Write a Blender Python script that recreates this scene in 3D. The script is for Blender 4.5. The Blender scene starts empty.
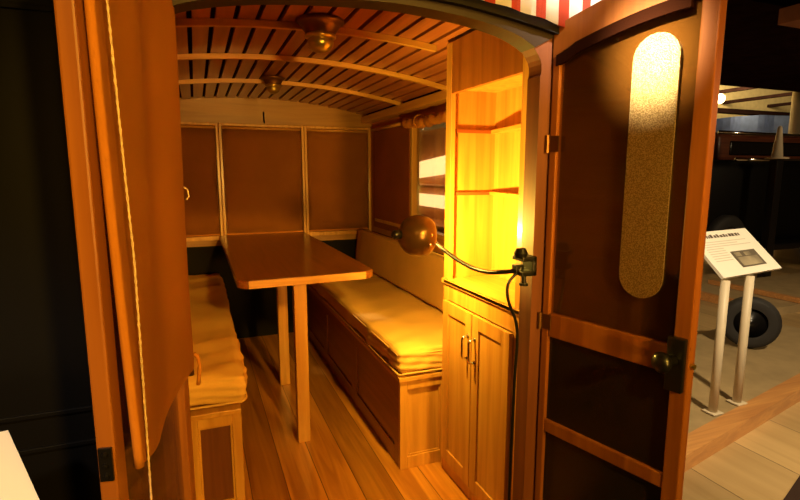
import bpy, bmesh, math, random
from mathutils import Vector, Matrix
random.seed(7)
C = bpy.context.scene.collection
PI = math.pi
V = Vector

# ---------------------------------------------------------------- materials
def new_mat(name):
    m = bpy.data.materials.new(name); m.use_nodes = True
    nt = m.node_tree; b = nt.nodes['Principled BSDF']
    return m, nt, b

def plain(name, col, rough=.5, metal=0, spec=.5, bump=0, bscale=80, var=0, coat=0):
    m, nt, b = new_mat(name)
    b.inputs['Base Color'].default_value = (*col, 1)
    b.inputs['Roughness'].default_value = rough
    b.inputs['Metallic'].default_value = metal
    b.inputs['Specular IOR Level'].default_value = spec
    b.inputs['Coat Weight'].default_value = coat
    b.inputs['Coat Roughness'].default_value = .15
    tc = nt.nodes.new('ShaderNodeTexCoord')
    if var:
        n = nt.nodes.new('ShaderNodeTexNoise'); n.inputs['Scale'].default_value = 6; n.inputs['Detail'].default_value = 4
        nt.links.new(tc.outputs['Object'], n.inputs['Vector'])
        r = nt.nodes.new('ShaderNodeValToRGB')
        r.color_ramp.elements[0].position = .3; r.color_ramp.elements[1].position = .7
        r.color_ramp.elements[0].color = (*[c*(1-var) for c in col], 1)
        r.color_ramp.elements[1].color = (*[min(1, c*(1+var)) for c in col], 1)
        nt.links.new(n.outputs[0], r.inputs[0]); nt.links.new(r.outputs[0], b.inputs['Base Color'])
    if bump:
        n = nt.nodes.new('ShaderNodeTexNoise'); n.inputs['Scale'].default_value = bscale
        nt.links.new(tc.outputs['Object'], n.inputs['Vector'])
        bp = nt.nodes.new('ShaderNodeBump'); bp.inputs['Strength'].default_value = bump; bp.inputs['Distance'].default_value = .01
        nt.links.new(n.outputs[0], bp.inputs['Height']); nt.links.new(bp.outputs[0], b.inputs['Normal'])
    return m

def wood(name, c1, c2, axis='Y', rough=.4, scale=1.0, plank=0, coat=.25, seam=.02):
    """grain stretched along axis; plank = board width across X"""
    m, nt, b = new_mat(name)
    L = nt.links; N = nt.nodes.new
    tc = N('ShaderNodeTexCoord'); mp = N('ShaderNodeMapping')
    s = {'X': (1.5, 26, 26), 'Y': (26, 1.5, 26), 'Z': (26, 26, 1.5)}[axis]
    mp.inputs['Scale'].default_value = [q*scale for q in s]
    L.new(tc.outputs['Object'], mp.inputs['Vector'])
    vec = mp.outputs[0]
    if plank:
        sx = N('ShaderNodeSeparateXYZ'); L.new(tc.outputs['Object'], sx.inputs[0])
        d = N('ShaderNodeMath'); d.operation = 'DIVIDE'; d.inputs[1].default_value = plank; L.new(sx.outputs['X'], d.inputs[0])
        fl = N('ShaderNodeMath'); fl.operation = 'FLOOR'; L.new(d.outputs[0], fl.inputs[0])
        fr = N('ShaderNodeMath'); fr.operation = 'FRACT'; L.new(d.outputs[0], fr.inputs[0])
        wn = N('ShaderNodeTexWhiteNoise'); wn.noise_dimensions = '1D'; L.new(fl.outputs[0], wn.inputs['W'])
        ad = N('ShaderNodeVectorMath'); ad.operation = 'MULTIPLY_ADD'
        ad.inputs[1].default_value = (9, 9, 9); L.new(wn.outputs['Color'], ad.inputs[0]); L.new(vec, ad.inputs[2]); vec = ad.outputs[0]
    n = N('ShaderNodeTexNoise'); n.inputs['Scale'].default_value = 1; n.inputs['Detail'].default_value = 5
    n.inputs['Distortion'].default_value = .9
    L.new(vec, n.inputs['Vector'])
    r = N('ShaderNodeValToRGB'); e = r.color_ramp.elements
    e[0].position = .33; e[0].color = (*c2, 1); e[1].position = .68; e[1].color = (*c1, 1)
    L.new(n.outputs[0], r.inputs[0]); out = r.outputs[0]
    if plank:
        hs = N('ShaderNodeHueSaturation'); L.new(out, hs.inputs['Color'])
        mr = N('ShaderNodeMapRange'); mr.inputs['To Min'].default_value = .72; mr.inputs['To Max'].default_value = 1.2
        L.new(wn.outputs['Value'], mr.inputs[0]); L.new(mr.outputs[0], hs.inputs['Value'])
        lt = N('ShaderNodeMath'); lt.operation = 'LESS_THAN'; lt.inputs[1].default_value = seam; L.new(fr.outputs[0], lt.inputs[0])
        mx = N('ShaderNodeMix'); mx.data_type = 'RGBA'; L.new(lt.outputs[0], mx.inputs[0]); L.new(hs.outputs[0], mx.inputs[6])
        mx.inputs[7].default_value = (c2[0]*.15, c2[1]*.15, c2[2]*.15, 1); out = mx.outputs[2]
    L.new(out, b.inputs['Base Color'])
    b.inputs['Roughness'].default_value = rough
    b.inputs['Coat Weight'].default_value = coat; b.inputs['Coat Roughness'].default_value = .2
    bp = N('ShaderNodeBump'); bp.inputs['Strength'].default_value = .15; bp.inputs['Distance'].default_value = .004
    L.new(n.outputs[0], bp.inputs['Height']); L.new(bp.outputs[0], b.inputs['Normal'])
    return m

def fabric(name, col, rough=.9, weave=220, bump=.25, var=.12):
    m, nt, b = new_mat(name); L = nt.links; N = nt.nodes.new
    tc = N('ShaderNodeTexCoord')
    n = N('ShaderNodeTexNoise'); n.inputs['Scale'].default_value = weave; n.inputs['Detail'].default_value = 2
    n2 = N('ShaderNodeTexNoise'); n2.inputs['Scale'].default_value = 3.5; n2.inputs['Detail'].default_value = 4
    L.new(tc.outputs['Object'], n.inputs['Vector']); L.new(tc.outputs['Object'], n2.inputs['Vector'])
    r = N('ShaderNodeValToRGB'); e = r.color_ramp.elements
    e[0].position = .3; e[0].color = (*[c*(1-var) for c in col], 1); e[1].position = .7; e[1].color = (*[c*(1+var) for c in col], 1)
    L.new(n2.outputs[0], r.inputs[0]); L.new(r.outputs[0], b.inputs['Base Color'])
    b.inputs['Roughness'].default_value = rough; b.inputs['Specular IOR Level'].default_value = .2
    bp = N('ShaderNodeBump'); bp.inputs['Strength'].default_value = bump; bp.inputs['Distance'].default_value = .002
    L.new(n.outputs[0], bp.inputs['Height']); L.new(bp.outputs[0], b.inputs['Normal'])
    return m

def emis(name, col, st):
    m, nt, b = new_mat(name)
    b.inputs['Base Color'].default_value = (*col, 1)
    b.inputs['Emission Color'].default_value = (*col, 1); b.inputs['Emission Strength'].default_value = st
    return m

def pane_mat(name, tint, gloss=.12, rough=.04, bump=0):
    m = bpy.data.materials.new(name); m.use_nodes = True; nt = m.node_tree; nt.nodes.clear(); L = nt.links; N = nt.nodes.new
    o = N('ShaderNodeOutputMaterial'); mx = N('ShaderNodeMixShader'); t = N('ShaderNodeBsdfTransparent'); g = N('ShaderNodeBsdfGlossy')
    t.inputs['Color'].default_value = (*tint, 1); g.inputs['Roughness'].default_value = rough
    lw = N('ShaderNodeLayerWeight'); lw.inputs['Blend'].default_value = .25
    ma = N('ShaderNodeMath'); ma.operation = 'MULTIPLY_ADD'; ma.inputs[1].default_value = .5; ma.inputs[2].default_value = gloss; ma.use_clamp = True
    L.new(lw.outputs['Fresnel'], ma.inputs[0]); L.new(ma.outputs[0], mx.inputs[0])
    L.new(t.outputs[0], mx.inputs[1]); L.new(g.outputs[0], mx.inputs[2]); L.new(mx.outputs[0], o.inputs[0])
    if bump:
        tc = N('ShaderNodeTexCoord'); n = N('ShaderNodeTexNoise'); n.inputs['Scale'].default_value = 160
        L.new(tc.outputs['Object'], n.inputs['Vector'])
        bp = N('ShaderNodeBump'); bp.inputs['Strength'].default_value = bump; bp.inputs['Distance'].default_value = .003
        L.new(n.outputs[0], bp.inputs['Height']); L.new(bp.outputs[0], g.inputs['Normal'])
    return m

M = {}
OAK, OAKD = (.64, .31, .06), (.46, .19, .03)
M['oak_x'] = wood('oak_x', OAK, OAKD, 'X')
M['oak_y'] = wood('oak_y', OAK, OAKD, 'Y')
M['oak_z'] = wood('oak_z', OAK, OAKD, 'Z')
M['oak_floor'] = wood('oak_floor', (.58, .24, .035), (.34, .115, .015), 'Y', rough=.33, plank=.125, coat=.3)
M['slat'] = wood('slat', (.38, .115, .03), (.26, .07, .017), 'Y', rough=.4)
M['mahog_z'] = wood('mahogany_z', (.17, .045, .006), (.11, .024, .003), 'Z', rough=.6, coat=0)
M['mahog_x'] = wood('mahogany_x', (.36, .085, .02), (.22, .045, .01), 'X', rough=.35, coat=.35)
M['door_x'] = wood('door_x', (.34, .11, .014), (.22, .06, .007), 'X', rough=.4)
M['door_z'] = wood('door_z', (.34, .11, .014), (.22, .06, .007), 'Z', rough=.4)
M['table'] = wood('table_top', (.27, .08, .010), (.17, .043, .005), 'Y', rough=.28, coat=.4)
M['benchfront'] = wood('bench_front', (.34, .12, .03), (.22, .07, .018), 'Y')
M['shade'] = fabric('brown_canvas', (.44, .15, .015))
M['shade_dk'] = fabric('brown_shade', (.46, .16, .03))
M['shade_dim'] = fabric('brown_shade_dim', (.24, .06, .010))  # darker copy of the brown shade cloth; turned-from-light dimness put into the colour
M['wall_wood'] = wood('wall_wood', (.44, .20, .035), (.30, .12, .018), 'X')
M['shade_outer'] = fabric('shade_outer', (.17, .08, .014))
M['cushion'] = fabric('tan_cushion', (.66, .36, .09), weave=120, bump=.4)
M['backrest'] = fabric('tan_backrest', (.50, .25, .06), weave=120)
M['seam'] = fabric('seam', (.60, .34, .10))
M['black_paint'] = plain('black_paint', (.0035, .0028, .002), .5, spec=.15)
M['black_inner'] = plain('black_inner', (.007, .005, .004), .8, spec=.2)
M['backing'] = plain('dark_backing', (.02, .006, .003), .95, spec=0)
M['black_metal'] = plain('black_metal', (.008, .007, .007), .3, metal=.2, spec=.6)
M['brass'] = plain('brass', (.50, .38, .10), .28, metal=.9, var=.15)
M['brass_dk'] = plain('brass_dark', (.16, .07, .02), .4, metal=.8, var=.2)
M['chrome'] = plain('chrome', (.85, .82, .78), .12, metal=1)
M['lamp_shade'] = plain('lamp_shade', (.13, .06, .014), .28, metal=.6, var=.2)
M['cord'] = plain('cord', (.62, .42, .24), .8)
M['gutter'] = plain('gutter', (.028, .015, .008), .6, spec=.3, var=.2)
M['white'] = plain('white_board', (.86, .80, .68), .45)
M['post'] = plain('post_cream', (.62, .52, .36), .5, var=.06)
M['ink'] = plain('ink', (.09, .06, .04), .7)
M['greytxt'] = plain('grey_text', (.62, .56, .46), .7)
M['photo_a'] = plain('photo_dark', (.10, .075, .045), .6)
M['photo_b'] = plain('photo_mid', (.32, .26, .16), .6, var=.5, bump=.1)
M['mfloor'] = wood('museum_floor', (.50, .34, .15), (.40, .26, .105), 'Y', rough=.5, scale=.3, plank=.5, coat=.1, seam=.01)
M['plat'] = plain('platform_top', (.36, .26, .13), .5, var=.15)
M['curb'] = wood('curb_wood', (.62, .30, .09), (.46, .20, .06), 'X', rough=.45)
M['carpet'] = fabric('carpet', (.035, .018, .012), bump=.5)
M['tan'] = plain('tan_wall', (.55, .42, .19), .8, var=.1)
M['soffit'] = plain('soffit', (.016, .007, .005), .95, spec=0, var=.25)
M['soffit_o'] = plain('soffit_rust', (.30, .10, .03), .7, var=.2)
M['blue'] = plain('blue_cloth', (.10, .13, .24), .7, var=.2)
M['belt'] = wood('red_wood', (.20, .055, .02), (.12, .03, .012), 'X')
M['tyre'] = plain('tyre', (.014, .012, .011), .7)
M['awn_w'] = fabric('awning_white', (.92, .88, .82), var=.04)
M['awn_r'] = fabric('awning_red', (.62, .09, .05), var=.05)
M['bulb'] = emis('bulb', (1, .62, .25), 30)
M['spot_lens'] = emis('spot_lens', (1, .86, .62), 8)
M['box_lens'] = emis('light_panel', (1, .66, .28), 3.2)
M['glass'] = pane_mat('clear_glass', (.9, .86, .8), .03)
M['door_glass'] = pane_mat('door_glass', (.85, .8, .72), .06, .05)
M['dark_pane'] = plain('dark_pane', (.012, .009, .007), .22, spec=.4)

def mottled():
    m, nt, b = new_mat('reflection_panel'); L = nt.links; N = nt.nodes.new
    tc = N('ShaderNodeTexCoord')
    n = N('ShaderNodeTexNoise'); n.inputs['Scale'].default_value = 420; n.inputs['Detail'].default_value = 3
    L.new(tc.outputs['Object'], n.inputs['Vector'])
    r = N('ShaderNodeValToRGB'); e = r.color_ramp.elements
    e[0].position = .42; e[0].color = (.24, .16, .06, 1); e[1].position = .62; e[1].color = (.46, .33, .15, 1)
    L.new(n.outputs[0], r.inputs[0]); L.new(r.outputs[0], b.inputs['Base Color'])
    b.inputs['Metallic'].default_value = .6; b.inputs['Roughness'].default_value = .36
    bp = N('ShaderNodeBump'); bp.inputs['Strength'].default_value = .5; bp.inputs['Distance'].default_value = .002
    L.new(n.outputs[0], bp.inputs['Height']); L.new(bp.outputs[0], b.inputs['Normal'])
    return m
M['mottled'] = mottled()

# ---------------------------------------------------------------- mesh helpers
def link(name, bm, mat, parent=None, smooth=False, off=None):
    """bm in world coordinates unless the parent is rotated (then local); off = world position of the parent"""
    if off is None: off = parent.get('_o', (0, 0, 0)) if parent else (0, 0, 0)
    off = V(off)
    me = bpy.data.meshes.new(name)
    for v in bm.verts: v.co -= off
    bmesh.ops.recalc_face_normals(bm, faces=bm.faces)
    bm.to_mesh(me); bm.free()
    mats = mat if isinstance(mat, (list, tuple)) else [mat]
    for q in mats: me.materials.append(M[q])
    if smooth:
        for p in me.polygons: p.use_smooth = True
    o = bpy.data.objects.new(name, me); C.objects.link(o)
    if parent: o.parent = parent
    o['_o'] = tuple(off)
    return o

def root(name, loc, label, cat, group=None, rz=0):
    o = bpy.data.objects.new(name, None); C.objects.link(o)
    o.empty_display_size = .05
    o.location = loc; o.rotation_euler[2] = rz
    o['_o'] = tuple(loc) if rz == 0 else (0., 0., 0.)
    o['label'] = label; o['category'] = cat
    if group: o['group'] = group
    return o

def tag(o, label, cat, group=None):
    """a one-mesh thing: put its origin at its own middle"""
    o['label'] = label; o['category'] = cat
    if group: o['group'] = group
    return o

def struct(o): o['kind'] = 'structure'; return o

def B(): return bmesh.new()

def box(bm, x0, x1, y0, y1, z0, z1, bev=0, mi=0, mtx=None):
    vs = [bm.verts.new((x, y, z)) for x in (x0, x1) for y in (y0, y1) for z in (z0, z1)]
    idx = [(0, 1, 3, 2), (4, 6, 7, 5), (0, 4, 5, 1), (2, 3, 7, 6), (0, 2, 6, 4), (1, 5, 7, 3)]
    fs = [bm.faces.new([vs[i] for i in f]) for f in idx]
    for f in fs: f.material_index = mi
    if bev:
        es = list({e for f in fs for e in f.edges})
        r = bmesh.ops.bevel(bm, geom=es, offset=bev, segments=2, affect='EDGES', profile=.6)
        for f in r['faces']: f.material_index = mi
        vs = list({v for f in r['faces'] for v in f.verts} | {v for v in vs if v.is_valid})
    if mtx:
        for v in {v for v in vs if v.is_valid}: v.co = mtx @ v.co
    return vs

def tube(bm, pts, rad, seg=10, cap=True, mi=0):
    pts = [V(p) for p in pts]; rings = []
    n = len(pts); up = V((0, 0, 1))
    prev = None
    for i, p in enumerate(pts):
        t = (pts[min(i+1, n-1)] - pts[max(i-1, 0)]).normalized()
        if prev is None:
            a = t.cross(up)
            if a.length < .05: a = t.cross(V((1, 0, 0)))
        else:
            a = prev - t*prev.dot(t)
        a.normalize(); prev = a; b = t.cross(a)
        r = rad[i] if isinstance(rad, (list, tuple)) else rad
        rings.append([bm.verts.new(p + (a*math.cos(2*PI*k/seg) + b*math.sin(2*PI*k/seg))*r) for k in range(seg)])
    for i in range(n-1):
        for k in range(seg):
            f = bm.faces.new((rings[i][k], rings[i][(k+1) % seg], rings[i+1][(k+1) % seg], rings[i+1][k])); f.material_index = mi
    if cap:
        bm.faces.new(rings[0]); bm.faces.new(rings[-1])

def lathe(bm, prof, seg=28, mtx=Matrix()):
    """prof: list of (r, z)"""
    rings = []
    for r, z in prof:
        if r < 1e-5: rings.append([bm.verts.new(mtx @ V((0, 0, z)))])
        else: rings.append([bm.verts.new(mtx @ V((r*math.cos(2*PI*k/seg), r*math.sin(2*PI*k/seg), z))) for k in range(seg)])
    for a, b in zip(rings, rings[1:]):
        for k in range(seg):
            q = (k+1) % seg
            if len(a) == 1 and len(b) == 1: continue
            if len(a) == 1: bm.faces.new((a[0], b[q], b[k]))
            elif len(b) == 1: bm.faces.new((a[k], a[q], b[0]))
            else: bm.faces.new((a[k], a[q], b[q], b[k]))

def axis_mtx(p, d):
    return Matrix.Translation(V(p)) @ V(d).normalized().to_track_quat('Z', 'Y').to_matrix().to_4x4()

def strip_ring(bm, inner, outer, y0, y1):
    """solid made of two matching polylines in the XZ plane extruded from y0 to y1"""
    n = len(inner)
    A = [[bm.verts.new((p[0], y, p[1])) for p in pl] for pl in (inner, outer) for y in (y0, y1)]
    i0, i1, o0, o1 = A
    for k in range(n-1):
        bm.faces.new((i0[k], i0[k+1], o0[k+1], o0[k])); bm.faces.new((i1[k], o1[k], o1[k+1], i1[k+1]))
        bm.faces.new((i0[k], i1[k], i1[k+1], i0[k+1])); bm.faces.new((o0[k], o0[k+1], o1[k+1], o1[k]))
    for k in (0, n-1): bm.faces.new((i0[k], o0[k], o1[k], i1[k]))

def prism(bm, poly, a0, a1, plane='XZ', mi=0):
    def mk(p, a):
        return {'XZ': (p[0], a, p[1]), 'XY': (p[0], p[1], a), 'YZ': (a, p[0], p[1])}[plane]
    v0 = [bm.verts.new(mk(p, a0)) for p in poly]; v1 = [bm.verts.new(mk(p, a1)) for p in poly]
    fs = [bm.faces.new(v0), bm.faces.new(v1[::-1])]
    n = len(poly)
    for k in range(n): fs.append(bm.faces.new((v0[k], v0[(k+1) % n], v1[(k+1) % n], v1[k])))
    for f in fs: f.material_index = mi

# ---------------------------------------------------------------- the van body
XL, XR, YB, YF = -.40, 1.21, 1.125, 3.60       # side walls, rear (near) wall, far wall
XC = .40
def ceil_z(x): return 1.632 - .095*((x-XC)/.81)**2

# floor
bm = B(); box(bm, XL-.03, XR+.03, YB-.02, YF+.03, -.04, 0); struct(link('floor', bm, 'oak_floor'))
# ceiling: slats running front to back over a dark backing sheet
bm = B()
xs = [XL + (XR-XL)*k/24 for k in range(25)]
strip_ring(bm, [(x, ceil_z(x)+.014) for x in xs], [(x, ceil_z(x)+.05) for x in xs], YB+.015, YF+.02)
ceil = struct(link('ceiling', bm, 'backing'))
bm = B(); w = .067; x = XL+.01
while x + w < XR:
    a, b_ = x+.005, x+w-.010
    za, zb = ceil_z(a), ceil_z(b_)
    prism(bm, [(a, za), (b_, zb), (b_, zb+.0135), (a, za+.0135)], YB+.02, YF-.005)
    x += w
link('slat_boards', bm, 'slat', ceil)
# roof skin outside
bm = B(); strip_ring(bm, [(x*1.0, ceil_z(x)+.052) for x in xs], [(x, ceil_z(x)+.085) for x in xs], YB-.01, YF+.05)
struct(link('roof', bm, 'gutter'))
# bowed ribs under the slats
for k, y in enumerate((1.30, 1.76, 2.26, 2.86)):
    bm = B(); xr = [XL + (XR-.02-XL)*i/30 for i in range(31)]
    if k < 2: xr = [v for v in xr if v < .835] + [.838]
    strip_ring(bm, [(v, ceil_z(v)-.021) for v in xr], [(v, ceil_z(v)-.001) for v in xr], y-.010, y+.010)
    struct(link('trim_%d' % (k+1), bm, 'oak_x'))
# cornice along right wall
bm = B(); box(bm, 1.13, XR-.001, 1.67, YF-.001, 1.495, 1.54, .004); struct(link('trim_5', bm, 'oak_y'))
bm = B(); box(bm, XL+.001, XL+.07, 1.12, YF-.001, 1.475, 1.51, .004); struct(link('trim_6', bm, 'oak_y'))

# side walls
wz0, wz1 = .80, 1.455
bm = B()
box(bm, XR, XR+.03, YB, YF+.03, -.04, wz0); box(bm, XR, XR+.03, YB, YF+.03, wz1, ceil_z(XR)+.03)
box(bm, XR, XR+.03, YB, 2.10, wz0, wz1); box(bm, XR, XR+.03, 2.83, 2.87, wz0, wz1); box(bm, XR, XR+.03, 3.50, YF+.03, wz0, wz1)
struct(link('wall_right', bm, 'shade_dk'))
bm = B(); box(bm, XL-.03, XL, YB, YF+.03, -.04, ceil_z(XL)+.03); struct(link('wall_left', bm, 'oak_y'))
# far wall: header, sill, dark lower half
bm = B()
hx = [XL+.001 + (XR-XL-.002)*k/20 for k in range(21)]
strip_ring(bm, [(x, 1.465) for x in hx], [(x, ceil_z(x)+.012) for x in hx], YF, YF+.03)
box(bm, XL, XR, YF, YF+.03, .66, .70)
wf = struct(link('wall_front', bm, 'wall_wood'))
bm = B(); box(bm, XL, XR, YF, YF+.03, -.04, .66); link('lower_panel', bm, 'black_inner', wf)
# three far windows with glass, mullions as frames
def window_frame(n, x0, x1, z0, z1):
    bm = B(); f = .018
    box(bm, x0, x0+f, YF-.02, YF+.03, z0, z1, .003); box(bm, x1-f, x1, YF-.02, YF+.03, z0, z1, .003)
    box(bm, x0+f, x1-f, YF-.022, YF+.03, z0, z0+.028, .003); box(bm, x0+f, x1-f, YF-.02, YF+.03, z1-f, z1, .003)
    o = struct(link('window_%d' % n, bm, 'oak_z'))
    bm = B(); box(bm, x0+f, x1-f, YF+.012, YF+.016, z0+.028, z1-f); link('pane', bm, 'dark_pane', o)
    return o
FW = [(XL+.002, .155), (.157, .711), (.713, 1.195)]
for k, (a, b_) in enumerate(FW): window_frame(k+1, a, b_, .70, 1.465)
labs = ['brown pull-down window shade at the left end of the far wall beside the door canvas',
        'widest brown pull-down window shade in the middle of the far wall above the table',
        'brown pull-down window shade at the right end of the far wall above the bench']
def shade(n, a, b_, lab):
    r = root('window_shade', ((a+b_)/2, YF-.01, 1.43), lab, 'window shade', 'brown roller shades on the far wall')
    bm = B(); pts = []
    nx, nz = 14, 10
    g = [[bm.verts.new((a+(b_-a)*i/nx, YF-.004+.0018*math.sin(i*1.3+n)+.001*math.sin(j*2.), .732+(1.435-.732)*j/nz)) for i in range(nx+1)] for j in range(nz+1)]
    for j in range(nz):
        for i in range(nx): bm.faces.new((g[j][i], g[j][i+1], g[j+1][i+1], g[j+1][i]))
    bmesh.ops.solidify(bm, geom=bm.faces[:], thickness=.002)
    link('fabric', bm, 'shade_dk', r, True)
    bm = B(); tube(bm, [(a, YF-.006, 1.437), (b_, YF-.006, 1.437)], .009); link('roller', bm, 'oak_x', r, True)
    bm = B(); box(bm, a, b_, YF-.012, YF-.004, .730, .742, .002); link('hem_bar', bm, 'shade_dk', r)
for k, (a, b_) in enumerate(FW): shade(k, a+.021, b_-.021, labs[k])

# right wall windows
def side_window(n, y0, y1):
    bm = B(); f = .022
    box(bm, XR-.02, XR+.03, y0, y0+f, wz0, wz1, .003); box(bm, XR-.02, XR+.03, y1-f, y1, wz0, wz1, .003)
    box(bm, XR-.025, XR+.03, y0+f, y1-f, wz0, wz0+f, .003); box(bm, XR-.02, XR+.03, y0+f, y1-f, wz1-f, wz1, .003)
    o = struct(link('window_%d' % n, bm, 'oak_z'))
    bm = B(); box(bm, XR+.012, XR+.016, y0+f, y1-f, wz0+f, wz1-f); link('pane', bm, 'glass', o)
side_window(4, 2.10, 2.83); side_window(5, 2.87, 3.50)
r = root('window_shade', (XR-.02, 3.2, 1.43), 'brown pulled-down shade, coloured darker for facing away from the light, on the side window beside the far right corner', 'window shade')
bm = B(); box(bm, XR-.022, XR-.018, 2.84, 3.50, .76, 1.44, 0); link('fabric', bm, 'shade_dim', r)
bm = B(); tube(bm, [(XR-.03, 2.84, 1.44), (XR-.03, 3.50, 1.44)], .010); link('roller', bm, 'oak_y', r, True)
# rolled canvas above side window
r = root('rolled_shade', (XR-.05, 2.3, 1.40), 'loosely rolled brown canvas blind bunched above the open side window', 'window shade')
bm = B(); n = 34
tube(bm, [(XR-.055+.006*math.sin(i*.9), 1.95+.86*i/n, 1.425+.008*math.sin(i*1.7)-.010*math.sin(PI*i/n)) for i in range(n+1)],
     [.024+.006*math.sin(i*2.1)+.003*math.cos(i*3.7) for i in range(n+1)], 12)
roll = link('canvas_roll', bm, 'shade', r, True)
for y in (2.12, 2.62):
    bm = B(); tube(bm, [(XR-.055+.034*math.cos(t), y, 1.424+.034*math.sin(t)) for t in [2*PI*k/14 for k in range(15)]], .004, 6, False)
    link('strap', bm, 'shade', r, True)
# hook on the header
bm = B(); tube(bm, [(.448, YF-.003, 1.545), (.448, YF-.012, 1.535), (.448, YF-.012, 1.49), (.448, YF-.022, 1.475), (.448, YF-.026, 1.49)], .0045, 8)
tag(link('wall_hook', bm, 'black_metal', off=(0, 0, 0), smooth=True), 'small dark hook on the curved wooden header above the middle far window', 'hook')

# rear wall with the arched double doorway
def smooth_path(p, n=5):
    p = [V(q) for q in p]; res = []
    for i in range(len(p)-1):
        a, b_, c, d = p[max(i-1, 0)], p[i], p[i+1], p[min(i+2, len(p)-1)]
        for k in range(n):
            t = k/n
            res.append(.5*((2*b_)+(c-a)*t+(2*a-5*b_+4*c-d)*t*t+(3*b_-a-3*c+d)*t**3))
    res.append(p[-1]); return res
arch = [(-.075, 1.385), (-.066, 1.425), (-.035, 1.456), (.05, 1.482), (.20, 1.504), (.41, 1.516), (.55, 1.510), (.65, 1.499), (.73, 1.482), (.79, 1.455), (.825, 1.422), (.836, 1.385)]
arch = [(q.x, q.y) for q in smooth_path([(x, z, 0) for x, z in arch], 3)]
NA = len(arch)
inner = [(-.075, -.02)] + arch + [(.836, -.02)]
outer = [(XL-.04, -.02)] + [(XL-.04+(XR-XL+.08)*k/(NA-1), ceil_z(XL-.04+(XR-XL+.08)*k/(NA-1))+.055) for k in range(NA)] + [(XR+.04, -.02)]
bm = B(); strip_ring(bm, inner, outer, YB-.004, YB+.012)
box(bm, XL-.04, XR+.04, YB-.004, YB+.012, -.30, -.021)
rear = struct(link('wall_rear', bm, 'black_paint'))
# raised mouldings on the black rear panels
bm = B()
def rect_mould(bm, x0, x1, z0, z1, y, t=.010):
    box(bm, x0, x1, y-.006, y, z0, z0+t, .002); box(bm, x0, x1, y-.006, y, z1-t, z1, .002)
    box(bm, x0, x0+t, y-.006, y, z0+t, z1-t, .002); box(bm, x1-t, x1, y-.006, y, z0+t, z1-t, .002)
for (a, b_) in ((-.40, -.14), (.93, 1.20)):
    rect_mould(bm, a, b_, .03, .62, YB-.004); rect_mould(bm, a, b_, .68, 1.44, YB-.004)
link('moulding', bm, 'black_paint', rear)
# jamb
def offs(pl, d):
    res = []
    for i, p in enumerate(pl):
        a = V((*pl[max(i-1, 0)], 0)); b_ = V((*pl[min(i+1, len(pl)-1)], 0)); t = (b_-a).normalized()
        nrm = V((-t.y, t.x, 0)); res.append((p[0]+nrm.x*d, p[1]+nrm.y*d))
    return res
ji = offs(inner, -.028); jo = offs(inner, .018)
top = [(x, z+.02*max(0, (x-.6)/.25)**2) for x, z in [(-.11, 1.452), (-.02, 1.480), (.10, 1.503), (.25, 1.519), (.41, 1.527), (.55, 1.522), (.67, 1.508), (.80, 1.488-.02), (.858, 1.470-.022)]]
gut = [(-.12, 1.448), (-.02, 1.478), (.10, 1.503), (.25, 1.519), (.41, 1.526), (.55, 1.522), (.67, 1.510), (.79, 1.492), (.845, 1.482)]
gut = [(q.x, q.y) for q in smooth_path([(x, z, 0) for x, z in gut], 4)]
def glow(x):
    for a, b_ in zip(gut, gut[1:]):
        if a[0] <= x <= b_[0]: return a[1]+(b_[1]-a[1])*(x-a[0])/(b_[0]-a[0])
    return gut[0][1] if x < gut[0][0] else gut[-1][1]
n2 = NA-6
fan = lambda x: x if x < .70 else .70+(x-.70)*(.856-.70)/(inner[n2][0]-.70)
js = [(a[0]+(b_[0]-a[0])*min(1, k/6), a[1]+(b_[1]-a[1])*min(1, k/6)) for k, (a, b_) in enumerate(zip(offs(inner, -.006)[n2:], ji[n2:]))]
bm = B(); strip_ring(bm, js, [(.856, glow(.845)+.004)] + [(.856, p[1]) for p in inner[n2+1:]], YB-.032, YB+.02)
struct(link('trim_7', bm, 'mahog_z'))
bm = B(); strip_ring(bm, ji[:5], jo[:5], YB-.032, YB+.02)
struct(link('trim_8', bm, 'mahog_z'))
ti = offs(inner, -.006)
bm = B(); strip_ring(bm, ti[3:n2+1], [(fan(p[0]), max(glow(fan(p[0]))+.004, p[1]+.004)) for p in inner[3:n2+1]], YB-.036, YB+.022)
struct(link('trim_9', bm, 'gutter'))
# drip gutter above the doorway
bm = B(); strip_ring(bm, gut, [(x, z+.017) for x, z in gut], YB-.052, YB-.006)
struct(link('trim_10', bm, 'black_inner'))
# threshold
bm = B(); box(bm, -.03, .83, YB-.045, YB-.022, -.03, .004, .003); struct(link('trim_11', bm, 'brass_dk'))

# ---------------------------------------------------------------- doors (local frame: x along leaf from hinge, -y/+y faces, z up)
def leaf_top(t, w, z0, z1):  # outer top height along leaf
    u = max(0, min(1, t/w)); return z0 + (z1-z0)*math.sin(u*PI/2)
def top_rail(bm, w, y0, y1, inz, outz, n=12):
    strip_ring(bm, [(w*k/n, inz(w*k/n)) for k in range(n+1)], [(w*k/n, outz(w*k/n)) for k in range(n+1)], y0, y1)

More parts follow.
